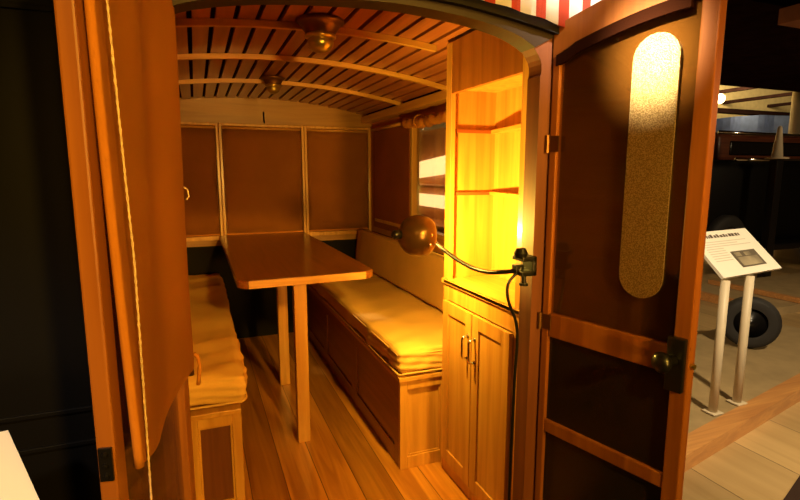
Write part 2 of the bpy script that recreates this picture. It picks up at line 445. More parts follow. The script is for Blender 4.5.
HR = V((.840, 1.087, 0)); AR = math.atan2(-.966, .257); WR = .376
oz = lambda t: 1.497 + .062*math.sin(min(1, (t+.02)/WR)*PI/2)
iz = lambda t: oz(t) - (.068 if t > .03 else .075)
bm = B()
box(bm, 0, .020, 0, .030, -.02, iz(0)+.004, .003)                       # hinge stile
box(bm, WR-.034, WR, 0, .030, -.02, iz(WR)+.01, .003)                   # lock stile
top_rail(bm, WR, 0, .030, iz, oz)
box(bm, .020, WR-.034, .002, .028, .718, .782, .004)                      # lock rail
box(bm, .020, WR-.034, .002, .028, .450, .484, .003)
box(bm, .020, WR-.034, .002, .028, -.02, .08, .003)
d1 = struct(link('door_1', bm, ['door_z'])); d1.location = HR; d1.rotation_euler[2] = AR; d1['_o'] = (0., 0., 0.)
bm = B(); prism(bm, [(.016, .78), (WR-.030, .78)] + [(WR-.030-(WR-.046)*k/8, iz(WR-.030-(WR-.046)*k/8)+.005) for k in range(9)], .010, .013)
link('glass_pane', bm, 'door_glass', d1)
bm = B(); prism(bm, [(.016, .78), (WR-.030, .78)] + [(WR-.030-(WR-.046)*k/8, iz(WR-.030-(WR-.046)*k/8)+.005) for k in range(9)], .020, .0225)
link('shade_cloth', bm, 'shade_outer', d1)
for z0, z1 in ((.482, .720), (.078, .452)):
    bm = B(); box(bm, .018, WR-.032, .012, .017, z0, z1); link('lower_pane', bm, 'dark_pane', d1)
bm = B(); top_rail(bm, .325, -.004, .006, lambda t: iz(t)-.020, lambda t: iz(t)+.006); 
for v in bm.verts: v.co.x = v.co.x*.96+.012
link('top_band', bm, 'backing', d1)  # dark band along the underside of the top rail
# mottled obround panel, added in place of a reflection in the door glass
def obround(cx, z0, z1, r, n=12):
    return [(cx+r*math.cos(a), z1-r+r*math.sin(a)) for a in [PI*k/n for k in range(n+1)]] + [(cx+r*math.cos(a), z0+r+r*math.sin(a)) for a in [PI+PI*k/n for k in range(n+1)]]
bm = B(); prism(bm, obround(.256, .87, 1.437, .050), .0055, .0095); link('reflection_panel', bm, 'mottled', d1)
# lock, knob, striker, hinges
bm = B(); box(bm, WR-.040, WR-.004, -.016, 0, .688, .806, .003); lk = link('lock_case', bm, 'black_metal', d1)
bm = B(); lathe(bm, [(0, 0), (.010, 0), (.010, .018), (.017, .022), (.022, .030), (.022, .038), (.015, .046), (0, .048)], 24, axis_mtx((WR-.022, -.016, .757), (-.35, -1, 0)))
link('knob', bm, 'black_metal', lk, True)
bm = B(); tube(bm, [(WR, .014, .745), (WR+.008, .014, .745)], .006, 12); link('latch_bolt', bm, 'brass', lk)
for z in (1.22, .758, .20):
    bm = B(); tube(bm, [(-.004, -.004, z-.022), (-.004, -.004, z+.022)], .007, 10)
    box(bm, -.004, .03, -.003, 0, z-.020, z+.020, .001); box(bm, -.012, -.004, .0, .004, z-.020, z+.020)
    link('hinge', bm, 'brass_dk', d1, False)

# left leaf: local +y faces the viewer
HL = V((-.036, 1.087, 0)); AL = math.atan2(-.981, -.196); WL = .400
bm = B()
oz2 = lambda t: 1.497 + .062*math.sin(min(1, (t+.02)/WL)*PI/2); iz2 = lambda t: oz2(t)-.068
box(bm, 0, .040, -.022, 0, -.02, iz2(0)+.004, .003); box(bm, WL-.034, WL, -.022, 0, -.02, iz2(WL)+.01, .003)
top_rail(bm, WL, -.022, 0, iz2, oz2)
box(bm, .040, WL-.034, -.020, -.002, .30, .345, .003); box(bm, .040, WL-.034, -.020, -.002, -.02, .08, .003)
d2 = struct(link('door_2', bm, 'door_z')); d2.location = HL; d2.rotation_euler[2] = AL; d2['_o'] = (0., 0., 0.)
bm = B(); box(bm, .036, WL-.030, -.018, -.014, .34, 1.42); link('glass_pane', bm, 'door_glass', d2)
bm = B(); box(bm, .036, WL-.030, -.020, -.012, .078, .302); link('lower_panel', bm, 'door_z', d2)
for z in (1.22, .758, .20):
    bm = B(); tube(bm, [(-.004, .004, z-.022), (-.004, .004, z+.022)], .007, 10); link('hinge', bm, 'brass_dk', d2, True)
bm = B(); box(bm, WL-.003, WL+.004, -.019, -.003, .760, .805, .001)
for z in (.768, .782, .797): lathe(bm, [(0, 0), (.004, 0), (.003, .003), (0, .0035)], 8, axis_mtx((WL+.004, -.011, z), (1, 0, 0)))
link('latch_plate', bm, 'black_metal', d2)

# canvas shade hanging on the left leaf with its cord
r = root('door_canvas', HL + V((0, 0, .75)), 'large brown canvas shade hanging down the open left door, pale cord down its edge', 'door shade', rz=AL)
r['_o'] = (0., 0., 0.)
bm = B(); nx, nz = 26, 30
def cpt(i, j):
    u = i/nx; v = j/nz
    t = -.012 + .398*u
    z = 0.0 + (.735)*v
    y = .010 + .006*math.sin(u*9+1.2*v)*(1-.4*v) + .010*math.exp(-((u-.62)/.12)**2)*(v) + .008*(1-v)**2*u
    t += .010*math.sin(v*5)*(1 if i == 0 else .3)*(1-u)
    if j == 0: z += .012*math.sin(u*7)
    z += .006*(1-v)*(u)
    return (t, y, z)
g = [[bm.verts.new(cpt(i, j)) for i in range(nx+1)] for j in range(nz+1)]
for j in range(nz):
    for i in range(nx): bm.faces.new((g[j][i], g[j][i+1], g[j+1][i+1], g[j+1][i]))
bmesh.ops.solidify(bm, geom=bm.faces[:], thickness=-.003)
link('fabric', bm, 'shade', r, True)
bm = B(); tube(bm, [(cpt(nx, j)[0]-.004, cpt(nx, j)[1]+.001, cpt(nx, j)[2]) for j in range(nz+1)], .006, 8); link('side_hem', bm, 'shade', r, True)
bm = B(); tube(bm, [(-.01, .012, .745), (.372, .012, .745)], .011, 12); link('roller', bm, 'oak_x', r, True)
bm = B()
cp = []
for k in range(110):
    u = k/109; z = .74 - .90*u
    cp.append((.364+.004*math.sin(u*5), .020+.008*(1-abs(1-2*u))+.004*u, z))
for s in (0, PI):
    tube(bm, [(p[0]+.0009*math.cos(k*2.2+s), p[1]+.0009*math.sin(k*2.2+s), p[2]) for k, p in enumerate(cp)], .0011, 6)
link('pull_cord', bm, 'cord', r, True)
bm = B(); tube(bm, [(-.010, .010, .372), (-.014, .018, .366), (-.013, .020, .352), (-.009, .016, .346)], .0016, 6); link('side_hook', bm, 'cord', r, True)
bm = B(); tube(bm, [(-.008, .012, .03), (-.013, .018, .02), (-.016, .02, .0), (-.012, .018, -.02), (-.014, .015, -.04)], .004, 8); link('corner_tie', bm, 'shade', r, True)

# ---------------------------------------------------------------- table
r = root('dining_table', (.43, 2.9, 0), 'narrow wooden table with rounded corners and two square posts, between the benches', 'table')
bm = B()
tx0, tx1, ty0, ty1, rc = .130, .700, 2.025, YF-.024, .045
poly = [(tx0, ty1), (tx1, ty1)]
poly += [(tx1-rc+rc*math.cos(a), ty0+.02+rc+rc*math.sin(a)) for a in [-PI/2*k/6 for k in range(7)]]
poly += [(tx0+rc-rc*math.sin(a), ty0+rc-rc*math.cos(a)) for a in [PI/2*k/6 for k in range(7)]]
prism(bm, poly, .697, .730, 'XY')
es = [e for e in bm.edges if abs(e.verts[0].co.z-e.verts[1].co.z) < 1e-6]
bmesh.ops.bevel(bm, geom=es, offset=.006, segments=2, affect='EDGES')
link('tabletop', bm, 'table', r)
bm = B(); prism(bm, [(tx0+.040, ty0-.004), (tx1-.045, ty0+.016), (tx1-.045, ty0+.026), (tx0+.040, ty0+.006)], .6985, .7285, 'XY'); link('front_edge', bm, 'oak_x', r)
for y, x in ((2.075, .375), (2.71, .395)):
    bm = B(); box(bm, x-.026, x+.026, y-.022, y+.022, 0, .697, .003); link('leg', bm, 'oak_z', r)
bm = B(); box(bm, .36, .41, 2.10, 3.50, .680, .697, .002); link('bearer', bm, 'oak_y', r)

# ---------------------------------------------------------------- benches
def panel_frame(bm, a0, a1, z0, z1, p, f, plane, t=.018, top=None, bot=None):
    """frame of stiles and rails; plane 'Y': at y=p facing -y ; plane 'X': at x=p"""
    top = top or f; bot = bot or f
    def bb(u0, u1, w0, w1):
        if plane == 'Y': box(bm, u0, u1, p, p+t, w0, w1, .002)
        else: box(bm, p, p+t, u0, u1, w0, w1, .002)
    bb(a0, a0+f, z0, z1); bb(a1-f, a1, z0, z1); bb(a0+f, a1-f, z1-top, z1); bb(a0+f, a1-f, z0, z0+bot)

def bench(x0, x1, y0, y1, open_x, label, end_a, end_b, pm='oak_z'):
    r = root('storage_bench', ((x0+x1)/2, y0, 0), label, 'bench')
    bm = B(); box(bm, x0-.006, x1, y0-.008, y1, .362, .380, .003); link('seat_board', bm, 'oak_y', r)
    bm = B(); panel_frame(bm, end_a, end_b, 0, .362, y0, .030, 'Y', top=.035, bot=.05); link('end_frame', bm, 'oak_z', r)
    bm = B(); box(bm, end_a+.026, end_b-.026, y0+.012, y0+.017, .045, .33); link('end_panel', bm, pm, r)
    bm = B(); panel_frame(bm, end_a+.030, end_b-.030, .050, .327, y0+.006, .007, 'Y', t=.005); link('panel_moulding', bm, 'oak_z', r)
    bm = B(); n = 3; L = (y1-y0-.02)/n
    for k in range(n): panel_frame(bm, y0+.019+L*k, y0+.019+L*(k+1), .0, .361, open_x, .05, 'X', top=.05, bot=.07)
    link('front_frame', bm, 'benchfront', r)
    bm = B(); box(bm, open_x+.006, open_x+.012, y0+.02, y1, .06, .32); link('front_panel', bm, 'benchfront', r)
    return r
bench(.678, XR-.002, 1.705, YF-.05, .680, 'long wooden storage bench with panelled end, right of the table beside the cabinet', .678, .88)
bench(XL+.002, .098, 1.672, YF-.05, .078, 'wooden storage bench with panelled end, left of the table behind the canvas', -.068, .098, 'mahog_z')
# under bench toe strip highlight
def cushion(name, x0, x1, y0, y1, z0, z1, mat, label, cat, seg=(10, 44), amp=.010, lean=0, pipe=True, seed=1, rad=.030, crease=.0018):
    """upholstered pad as a rounded, slightly wrinkled block"""
    rnd = random.Random(seed)
    r = root(name, ((x0+x1)/2, (y0+y1)/2, z0), label, cat)
    bm = B(); bmesh.ops.create_cube(bm, size=1)
    bmesh.ops.subdivide_edges(bm, edges=bm.edges[:], cuts=11, use_grid_fill=True)
    ph = [rnd.uniform(0, 6) for _ in range(8)]
    cx, cy, cz = (x0+x1)/2, (y0+y1)/2, (z0+z1)/2; hx, hy, hz = (x1-x0)/2, (y1-y0)/2, (z1-z0)/2
    def sp(c): return math.copysign(abs(c*2)**.62, c)   # pull loops toward the borders
    for v in bm.verts:
        q = V((sp(v.co.x)*hx, sp(v.co.y)*hy, sp(v.co.z)*hz))
        rr = min(rad, hx, hz)
        c = V((max(-hx+rr, min(hx-rr, q.x)), max(-hy+rr, min(hy-rr, q.y)), max(-hz+rr, min(hz-rr, q.z))))
        d = q-c
        if d.length > 1e-6: q = c + d.normalized()*rr
        v.co = q + V((cx, cy, cz))
    bmesh.ops.subdivide_edges(bm, edges=bm.edges[:], cuts=2, use_grid_fill=True)
    bm.normal_update()
    for v in bm.verts:
        p = v.co; n_ = v.normal
        w = math.sin(p.y*19+ph[0]+3*p.x)*math.sin(p.x*11+ph[1]) + .7*math.sin(p.y*43+ph[2]-17*p.x+9*p.z) + .5*math.sin(p.y*71+ph[3]+31*p.x)
        edge = 1.0
        v.co += n_*amp*w*.45*edge
        near = max(0, 1-(p.y-y0)/.55)
        v.co += n_*crease*near*(math.sin(p.z*230+p.x*25+p.y*12)+.6*math.sin(p.z*130-p.x*60+p.y*30))
        if lean:
            v.co.x += lean*(v.co.z-z0)
    o = link('pad', bm, mat, r, True)
    return r, o
def piping(r, x0, x1, y0, y1, z, parent, mat='seam', k=.004):
    bm = B(); rc = .028; pts = []
    for cx, cy, a0 in ((x1-rc, y1-rc, 0), (x0+rc, y1-rc, PI/2), (x0+rc, y0+rc, PI), (x1-rc, y0+rc, 3*PI/2)):
        for i in range(6):
            a = a0+PI/2*i/5; pts.append((cx+rc*math.cos(a), cy+rc*math.sin(a), z+.0025*math.sin(cx*40+i)))
    pts.append(pts[0]); tube(bm, pts, k, 6, False); link('piping', bm, mat, parent, True)
r1, o1 = cushion('seat_cushion', .672, 1.100, 1.700, YF-.06, .392, .488, 'cushion', 'long tan seat cushion on the right bench, in front of the backrest', 'cushion', seed=3, rad=.022, crease=.0016)
piping(r1, .671, 1.098, 1.699, YF-.058, .392, r1)
piping(r1, .672, 1.098, 1.700, YF-.064, .466, r1, k=.003)
r2, o2 = cushion('seat_cushion', XL+.01, .125, 1.665, YF-.06, .396, .497, 'cushion', 'bulging tan seat cushion on the left bench beside the hanging canvas', 'cushion', amp=.013, seed=5, rad=.035)
piping(r2, XL+.01, .118, 1.668, YF-.06, .403, r2)
r3, o3 = cushion('backrest_cushion', 1.030, 1.085, 1.70, YF-.10, .503, .750, 'backrest', 'tan upholstered backrest cushion running along the right bench below the side windows', 'cushion', amp=.003, crease=0, lean=.12, seed=8, rad=.02)
piping_pts = None
bm = B(); tube(bm, [(1.086, 1.71, .751), (1.086, 3.49, .751)], .004, 6); link('piping', bm, 'seam', r3, True)
# ledge behind the backrest, coloured dark to stand in for the sill shadow
bm = B(); box(bm, 1.135, XR-.001, 1.67, YF-.001, .70, .715, .003); struct(link('trim_12', bm, 'backing'))

# ---------------------------------------------------------------- cabinet
X0, XB_, Y0, Y1, ZT = .840, 1.035, 1.147, 1.672, 1.590
r = root('wall_cabinet', (.95, 1.4, 0), 'tall oak cabinet with open shelves above two doors, just inside the right doorway', 'cabinet')
bm = B()
box(bm, X0+.018, XR-.002, Y1-.016, Y1, 0, 1.515); box(bm, X0+.018, XR-.002, Y0, Y0+.016, 0, 1.515)   # sides
box(bm, XB_, XB_+.010, Y0+.016, Y1-.016, 0, 1.53)                                               # back
box(bm, X0+.018, XB_, Y0+.016, Y1-.016, 1.435, 1.449)                                        # top board
box(bm, X0+.018, XB_, Y0+.016, Y1-.016, .03, .045)
link('carcass', bm, 'oak_z', r)
bm = B(); T = .018
box(bm, X0, X0+T, Y1-.040, Y1, 0, ZT, .002); box(bm, X0, X0+T, Y0, 1.215, 0, ZT, .002)
box(bm, X0, X0+T, 1.215, Y1-.040, .685, .745, .002)
box(bm, X0, X0+T, 1.215, Y1-.040, 0, .055, .002)
link('face_frame', bm, 'oak_z', r)
bm = B(); box(bm, X0+.001, X0+T, 1.215, Y1-.040, 1.418, ZT, .002); link('header_board', bm, 'door_z', r)
bm = B(); box(bm, X0-.010, XB_, Y0+.017, Y1-.017, .746, .762, .003); box(bm, X0-.010, X0-.001, Y0+.001, Y1-.001, .746, .762, .002)
link('counter', bm, 'oak_y', r)
# shelves: shallow at the far end, deeper towards the doorway
for z in (1.288, 1.066):
    bm = B()
    prism(bm, [(XB_-.001, Y1-.017), (XB_-.022, Y1-.017), (XB_-.115, Y0+.017), (XB_-.001, Y0+.017)], z, z+.012, 'XY')
    sh = link('shelf', bm, 'oak_y', r)
    bm = B(); box(bm, X0+.019, XB_-.023, Y1-.026, Y1-.0165, z, z+.012, .001); link('shelf_cleat', bm, 'mahog_x', sh)
def cab_door(y0, y1, hy, lab):
    bm = B(); panel_frame(bm, y0, y1, .058, .683, X0-.014, .042, 'X', t=.0135, top=.045, bot=.05)
    d = link('door', bm, 'oak_z', r)
    bm = B(); box(bm, X0-.008, X0-.003, y0+.038, y1-.038, .10, .645); link('panel', bm, 'oak_z', d)
    bm = B(); x = X0-.014
    tube(bm, [(x, hy, .603), (x-.018, hy, .601), (x-.022, hy, .592), (x-.022, hy, .535), (x-.018, hy, .526), (x, hy, .524)], .0045, 8)
    lathe(bm, [(0, 0), (.008, 0), (.007, .003), (0, .004)], 10, axis_mtx((x, hy, .603), (-1, 0, 0))); lathe(bm, [(0, 0), (.008, 0), (.007, .003), (0, .004)], 10, axis_mtx((x, hy, .524), (-1, 0, 0)))
    h = link('handle', bm, 'chrome', d, True); h['label'] = 'chrome pull handle'
cab_door(1.436, 1.650, 1.457, ''); cab_door(1.215, 1.432, 1.411, '')

# ---------------------------------------------------------------- gooseneck clamp lamp
r = root('clamp_lamp', (.79, 1.06, .90), 'gooseneck clip lamp with round bronze shade, clamped to the right door post', 'lamp')
neck = [(.768, 1.085, .906), (.750, 1.095, .897), (.735, 1.13, .889), (.728, 1.18, .880), (.724, 1.25, .878), (.716, 1.32, .888), (.706, 1.38, .905), (.695, 1.43, .925), (.684, 1.455, .938)]
sp_ = smooth_path(neck, 14)
bm = B(); tube(bm, sp_, [.0055+.0012*math.sin(i*PI) + (.0012 if i % 2 else 0) for i in range(len(sp_))], 10); link('gooseneck', bm, 'black_metal', r, True)
hc = V((.640, 1.455, .952)); ax = V((.93, .10, -.10)).normalized(); R_ = .066
mt = axis_mtx(hc, ax)
bm = B()
pr_ = [(R_*math.sin(a), -R_*math.cos(a)) for a in [math.radians(d) for d in range(8, 121, 7)]]
lathe(bm, pr_ + [(pr_[-1][0]-.003, pr_[-1][1])] + [(q[0]*.95, q[1]*.95) for q in pr_[::-1]], 36, mt)
link('shade', bm, 'lamp_shade', r, True)
bm = B(); tube(bm, [hc-ax*(R_-.004), hc-ax*(R_+.020), hc-ax*(R_+.026)], [.014, .014, .008], 14); link('socket_cap', bm, 'black_metal', r, True)
# swivel joint between the neck and the shade
bm = B()
for d_ in ((.046, -.010, -.012, .009), (.036, -.022, .008, .007), (.052, -.004, .010, .006), (.030, -.030, -.020, .006)):
    bmesh.ops.create_icosphere(bm, subdivisions=2, radius=d_[3], matrix=Matrix.Translation(hc+V((d_[0]-.02, d_[1]-.036, d_[2]))))
tube(bm, [neck[-1], hc+V((.02, -.04, -.006))], .005, 8)
link('swivel_joint', bm, 'chrome', r, True)
bm = B(); lathe(bm, [(0, -.062), (.011, -.062), (.012, -.050), (.020, -.034), (.021, -.022), (.014, -.010), (0, -.006)], 20, mt)
link('bulb', bm, 'bulb', r, True)
# clamp on the door post
bm = B(); cy = 1.082
box(bm, .752, .796, cy-.024, cy+.024, .888, .902, .003); box(bm, .752, .796, cy-.024, cy+.024, .926, .938, .003)
box(bm, .784, .796, cy-.024, cy+.024, .888, .938, .003)
lathe(bm, [(0, -.016), (.016, -.012), (.018, 0), (.012, .012), (0, .014)], 16, axis_mtx((.762, cy, .946), (0, 0, 1)))
tube(bm, [(.774, cy, .864), (.774, cy, .890)], .006, 10); tube(bm, [(.774, cy, .860), (.774, cy, .866)], .012, 12)
box(bm, .750, .774, cy, cy+.022, .890, .915, .003)
link('clamp', bm, 'black_metal', r)
cd = smooth_path([(.752, 1.085, .892), (.732, 1.088, .868), (.730, 1.088, .835), (.742, 1.088, .80), (.758, 1.088, .765), (.766, 1.090, .71), (.764, 1.092, .60), (.760, 1.092, .35), (.762, 1.095, .05)], 6)
bm = B(); tube(bm, cd, .0042, 8); link('power_cord', bm, 'black_metal', r, True)

# ---------------------------------------------------------------- ceiling lamps
def ceiling_lamp(x, y, s, label):
    zc = ceil_z(x)-.001; r = root('ceiling_lamp', (x, y, zc), label, 'ceiling lamp', 'brass ceiling lamps')
    mt = Matrix.Translation((x, y, zc)) @ Matrix.Rotation(PI, 4, 'X') @ Matrix.Scale(s, 4)
    bm = B(); lathe(bm, [(0, 0), (.075, 0), (.078, .006), (.070, .014), (.062, .016), (.056, .030), (.046, .044), (.046, .048)], 32, mt); link('canopy', bm, 'brass_dk', r, True)
    bm = B(); lathe(bm, [(.046, .044), (.050, .047), (.050, .054), (.045, .057), (.038, .058)], 32, mt); link('collar', bm, 'brass', r, True)
    bm = B(); lathe(bm, [(.038, .056), (.042, .066), (.040, .080), (.030, .093), (.015, .100), (0, .102)], 28, mt); link('globe', bm, 'brass', r, True)
ceiling_lamp(.40, 1.70, 1.0, 'nearer brass ceiling lamp, large and cup-shaped, on the slatted ceiling')
ceiling_lamp(.40, 2.78, .8, 'farther, smaller brass ceiling lamp by the third ceiling rib')

# ---------------------------------------------------------------- awning over the doorway
r = root('striped_awning', (.9, 1.0, 1.60), 'red and white striped awning valance above the black gutter over the doorway', 'awning')
bm = B(); n = 60; xa, xb = .42, 1.24
def awz(x): return (glow(x) if x < .80 else glow(.80)-(x-.80)*.20)+.014
rows = []
for j in range(3):
    rows.append([bm.verts.new((xa+(xb-xa)*i/n, YB-.064-.004*(2-j)/2+.003*math.sin(i*.9), awz(xa+(xb-xa)*i/n) + .16*j/2)) for i in range(n+1)])
for j in range(2):
    for i in range(n):
        f = bm.faces.new((rows[j][i], rows[j][i+1], rows[j+1][i+1], rows[j+1][i])); f.material_index = 1 if (i % 5) < 2 else 0
bmesh.ops.solidify(bm, geom=bm.faces[:], thickness=.003)
link('valance', bm, ['awn_w', 'awn_r'], r, True)
bm = B(); tube(bm, [(xa, YB-.075, awz(xa)+.165), (xb, YB-.075, awz(xb)+.165)], .012, 10); link('rod', bm, 'black_metal', r, True)

# ---------------------------------------------------------------- the museum outside
ZF = -.50
bm = B(); box(bm, -9, 14, -4, 14, ZF-.05, ZF); struct(link('museum_floor', bm, 'mfloor'))
# dark carpet in front
bm = B(); prism(bm, [(-4, -3), (6, -3), (6, 2.35), (3.62, 1.80), (2.56, 1.44), (1.3, .80), (-4, .6)], ZF, ZF+.006, 'XY')
struct(link('museum_carpet', bm, 'carpet'))
# wooden-edged display platform under the sign
def platform(name, p0, p1, depth, z0, z1, label, curb=.07):
    p0 = V((*p0, 0)); p1 = V((*p1, 0)); d = (p1-p0).normalized(); nrm = V((-d.y, d.x, 0))
    r = root(name, (p0.x, p0.y, z0), label, 'platform')
    bm = B(); a = p0+nrm*curb; b_ = p1+nrm*curb; c = p1+nrm*depth; e = p0+nrm*depth
    prism(bm, [(q.x, q.y) for q in (a, b_, c, e)], z0, z1-.006, 'XY'); link('deck', bm, 'plat', r)
    bm = B(); a = p0; b_ = p1; c = p1+nrm*curb; e = p0+nrm*curb
    prism(bm, [(q.x, q.y) for q in (a, b_, c, e)], z0, z1, 'XY'); link('curb', bm, 'curb', r)
    return r
platform('display_platform', (1.10, 1.56), (5.7, 2.546), 1.05, ZF, -.40, 'low pale platform with an orange wooden curb under the white sign on two posts', .12)
platform('display_platform', (6.05, 4.95), (6.05, 3.72), 4.5, ZF, -.40, 'farther pale platform with a brown stepped wooden edge, behind the white sign')
bm = B(); box(bm, 6.62, 6.70, 3.74, 4.93, -.4055, -.345, .01); tag(link('platform_step', bm, 'curb'), 'brown wooden step edge lying on the farther pale platform', 'step')
# spare wheel standing behind the sign posts
r = root('spare_wheel', (4.50, 2.92, -.40), 'black spare wheel standing on the platform behind the posts of the white sign', 'wheel')
mtw = axis_mtx((4.50, 2.92, -.40+.235), (-.75, -.66, 0))
bm = B(); lathe(bm, [(.13, -.05), (.19, -.06), (.225, -.045), (.233, 0), (.225, .045), (.19, .06), (.13, .05)], 32, mtw); link('tyre', bm, 'tyre', r, True)
bm = B(); lathe(bm, [(0, .04), (.03, .04), (.04, .02), (.135, .02), (.135, -.03), (0, -.03)], 24, mtw); link('rim', bm, 'black_metal', r, True)
# sign stand
def sign_quad(BL, BR, TR, TL, th=.018):
    BL, BR, TR, TL = map(V, (BL, BR, TR, TL)); nrm = (BR-BL).cross(TL-BL).normalized()
    bm = B(); top = [bm.verts.new(p) for p in (BL, BR, TR, TL)]; bot = [bm.verts.new(p-nrm*th) for p in (BL, BR, TR, TL)]
    bm.faces.new(top); bm.faces.new(bot[::-1])
    for k in range(4): bm.faces.new((top[k], bot[k], bot[(k+1) % 4], top[(k+1) % 4]))
    def at(u, v, lift=.0012): return BL+(BR-BL)*u+(TL-BL)*v+nrm*lift
    return bm, at
sBL, sBR, sTR, sTL = (3.013, 2.14, .5), (3.70, 2.226, .5), (3.671, 2.487, .75), (2.985, 2.40, .75)
r = root('information_sign', (3.2, 2.2, -.40), 'white slanted information sign with a small dark photo, on two pale posts', 'sign')
bm, at = sign_quad(sBL, sBR, sTR, sTL); link('panel', bm, 'white', r)
def quad(bm, at, u0, u1, v0, v1, lift=.0012, mi=0):
    f = bm.faces.new([bm.verts.new(at(u, v, lift)) for u, v in ((u0, v0), (u1, v0), (u1, v1), (u0, v1))]); f.material_index = mi
def flat_text(name, s, BLp, U, Vv, u0, v0, h, mat, parent, width=None):
    cu = bpy.data.curves.new(name, 'FONT'); cu.body = s; cu.size = h
    o = bpy.data.objects.new(name+'_tmp', cu); C.objects.link(o)
    bpy.context.view_layer.update()
    dg = bpy.context.evaluated_depsgraph_get(); me = bpy.data.meshes.new_from_object(o.evaluated_get(dg))
    bpy.data.objects.remove(o)
    wmax = max(v.co.x for v in me.vertices) if len(me.vertices) else 1
    sx = (width/wmax) if width else 1
    U = V(U); Vv = V(Vv); BLp = V(BLp); ul = U.length; vl = Vv.length; un = U.normalized(); vn = Vv.normalized(); nn = un.cross(vn).normalized()
    base = BLp+un*ul*u0+vn*vl*v0+nn*.0016; off = V(parent['_o'])
    for v in me.vertices: v.co = base+un*v.co.x*sx+vn*v.co.y-off
    me.materials.append(M[mat]); o = bpy.data.objects.new(name, me); C.objects.link(o); o.parent = parent
    return o
U = V(sBR)-V(sBL); W = V(sTL)-V(sBL)
bm = B()
for k in range(9):
    rr = random.Random(k)
    v = .74-.052*k
    if .06 < v: quad(bm, at, .08 if k < 3 else .08, (.62+.25*rr.random()) if k < 3 else .36, v, v+.018)
link('text_lines', bm, 'greytxt', r)
bm = B()
# blurred heading: a run of dark strokes of word length
rr = random.Random(4); u = .10
while u < .78:
    wv = rr.uniform(.018, .045); quad(bm, at, u, min(u+wv, .80), .84, .84+rr.uniform(.05, .085)); u += wv+rr.uniform(.006, .02)
link('heading', bm, 'ink', r)
bm = B(); quad(bm, at, .40, .82, .14, .50, .0014); link('photo', bm, 'photo_a', r)
bm = B(); quad(bm, at, .44, .78, .17, .36, .002); quad(bm, at, .44, .54, .38, .47, .002); quad(bm, at, .60, .70, .38, .46, .002); link('photo_subject', bm, 'photo_b', r)
for (x, y) in ((3.050, 2.135), (3.335, 2.175)):
    bm = B(); tube(bm, [(x+.0, y+.02, -.40), (x, y+.02, .478)], .027, 14); box(bm, x-.045, x+.045, y-.025, y+.065, -.40, -.390, .003)
    link('post', bm, 'post', r, True)
# second sign, only its corner at the lower left
a, b_ = V((-.320, 1.0, .716)), V((-.244, .85, .663))
l = V((-.42, -.09, 0))
r = root('information_sign', (-.55, .95, ZF), 'tilted white sign board cut off at the lower left edge of the photo', 'sign')
bm, at2 = sign_quad(b_+l, b_, a, a+l, .014); link('panel', bm, 'white', r)
bm = B(); box(bm, -.54, -.50, .87, .91, ZF, .655, .003); link('post', bm, 'post', r)

# vintage dark car beyond the sign
r = root('vintage_car', (9.6, 6.2, -.30), 'black vintage car with chrome trim and dark wheels, beyond the white sign', 'car')
def cb(name, x0, x1, y0, y1, z0, z1, mat, bev=.08):
    bm = B(); box(bm, x0, x1, y0, y1, z0, z1, bev); return link(name, bm, mat, r, True)
cb('body', 6.9, 12.4, 5.45, 7.2, -.02, 1.34, 'black_paint', .16)
cb('cabin', 7.9, 11.8, 5.95, 7.05, 1.30, 1.80, 'belt', .10)
cb('cabin_glass', 8.2, 11.4, 5.93, 7.07, 1.42, 1.66, 'dark_pane', .03)
cb('running_board', 6.8, 12.5, 5.15, 5.50, -.06, .04, 'black_metal', .02)
for a_, b__, z, nm in ((7.9, 9.9, 1.79, 'roof_chrome'), (7.75, 9.4, 1.345, 'belt_chrome')):
    bm = B(); tube(bm, [(a_, 5.93 if z > 1.5 else 5.50, z), (b__, 5.93 if z > 1.5 else 5.50, z-.01)], .028, 10); link(nm, bm, 'chrome', r, True)
for x in (7.55, 11.4):
    for y in (5.42, 7.1):
        mtw = Matrix.Translation((x, y, .10)) @ Matrix.Rotation(PI/2, 4, 'X')
        bm = B(); lathe(bm, [(.22, -.09), (.36, -.10), (.40, -.06), (.40, .06), (.36, .10), (.22, .09)], 36, mtw)
        wh = link('wheel', bm, 'tyre', r, True)
        bm = B(); lathe(bm, [(0, .06), (.06, .06), (.08, .03), (.235, .04), (.235, -.04), (0, -.05)], 24, mtw); link('hub', bm, 'brass_dk', wh, True)
# white cone on the car line, blue drape, column
r = root('display_cone', (7.99, 5.05, ZF), 'small pale cone on a dark post in front of the black car, near the column', 'cone')
bm = B(); lathe(bm, [(0, 0), (.15, 0), (.15, .02), (.075, .03), (.03, .44), (.02, .47), (0, .48)], 20, Matrix.Translation((7.99, 5.05, 1.34))); link('cone', bm, 'post', r, True)
bm = B(); box(bm, 7.92, 8.06, 4.99, 5.11, ZF, 1.338, .01); link('stand', bm, 'black_metal', r)
bm = B(); n = 24
rows = [[bm.verts.new((11.3+6*i/n, 9.0+.05*math.sin(i*1.3), ZF if j == 0 else 2.25+.35*math.sin(PI*(i/n*.8+.1)))) for i in range(n+1)] for j in (0, 1)]
for i in range(n): bm.faces.new((rows[0][i], rows[0][i+1], rows[1][i+1], rows[1][i]))
bmesh.ops.solidify(bm, geom=bm.faces[:], thickness=-.5)
tag(link('covered_exhibit', bm, 'blue'), 'large exhibit under a blue cover with a curved top, behind the dark car', 'exhibit')
bm = B(); tube(bm, [(12.75, 7.7, ZF), (12.75, 7.7, 3.5)], .15, 20)
tag(link('support_column', bm, 'post', smooth=True), 'cream round column at the right edge behind the dark car', 'column')

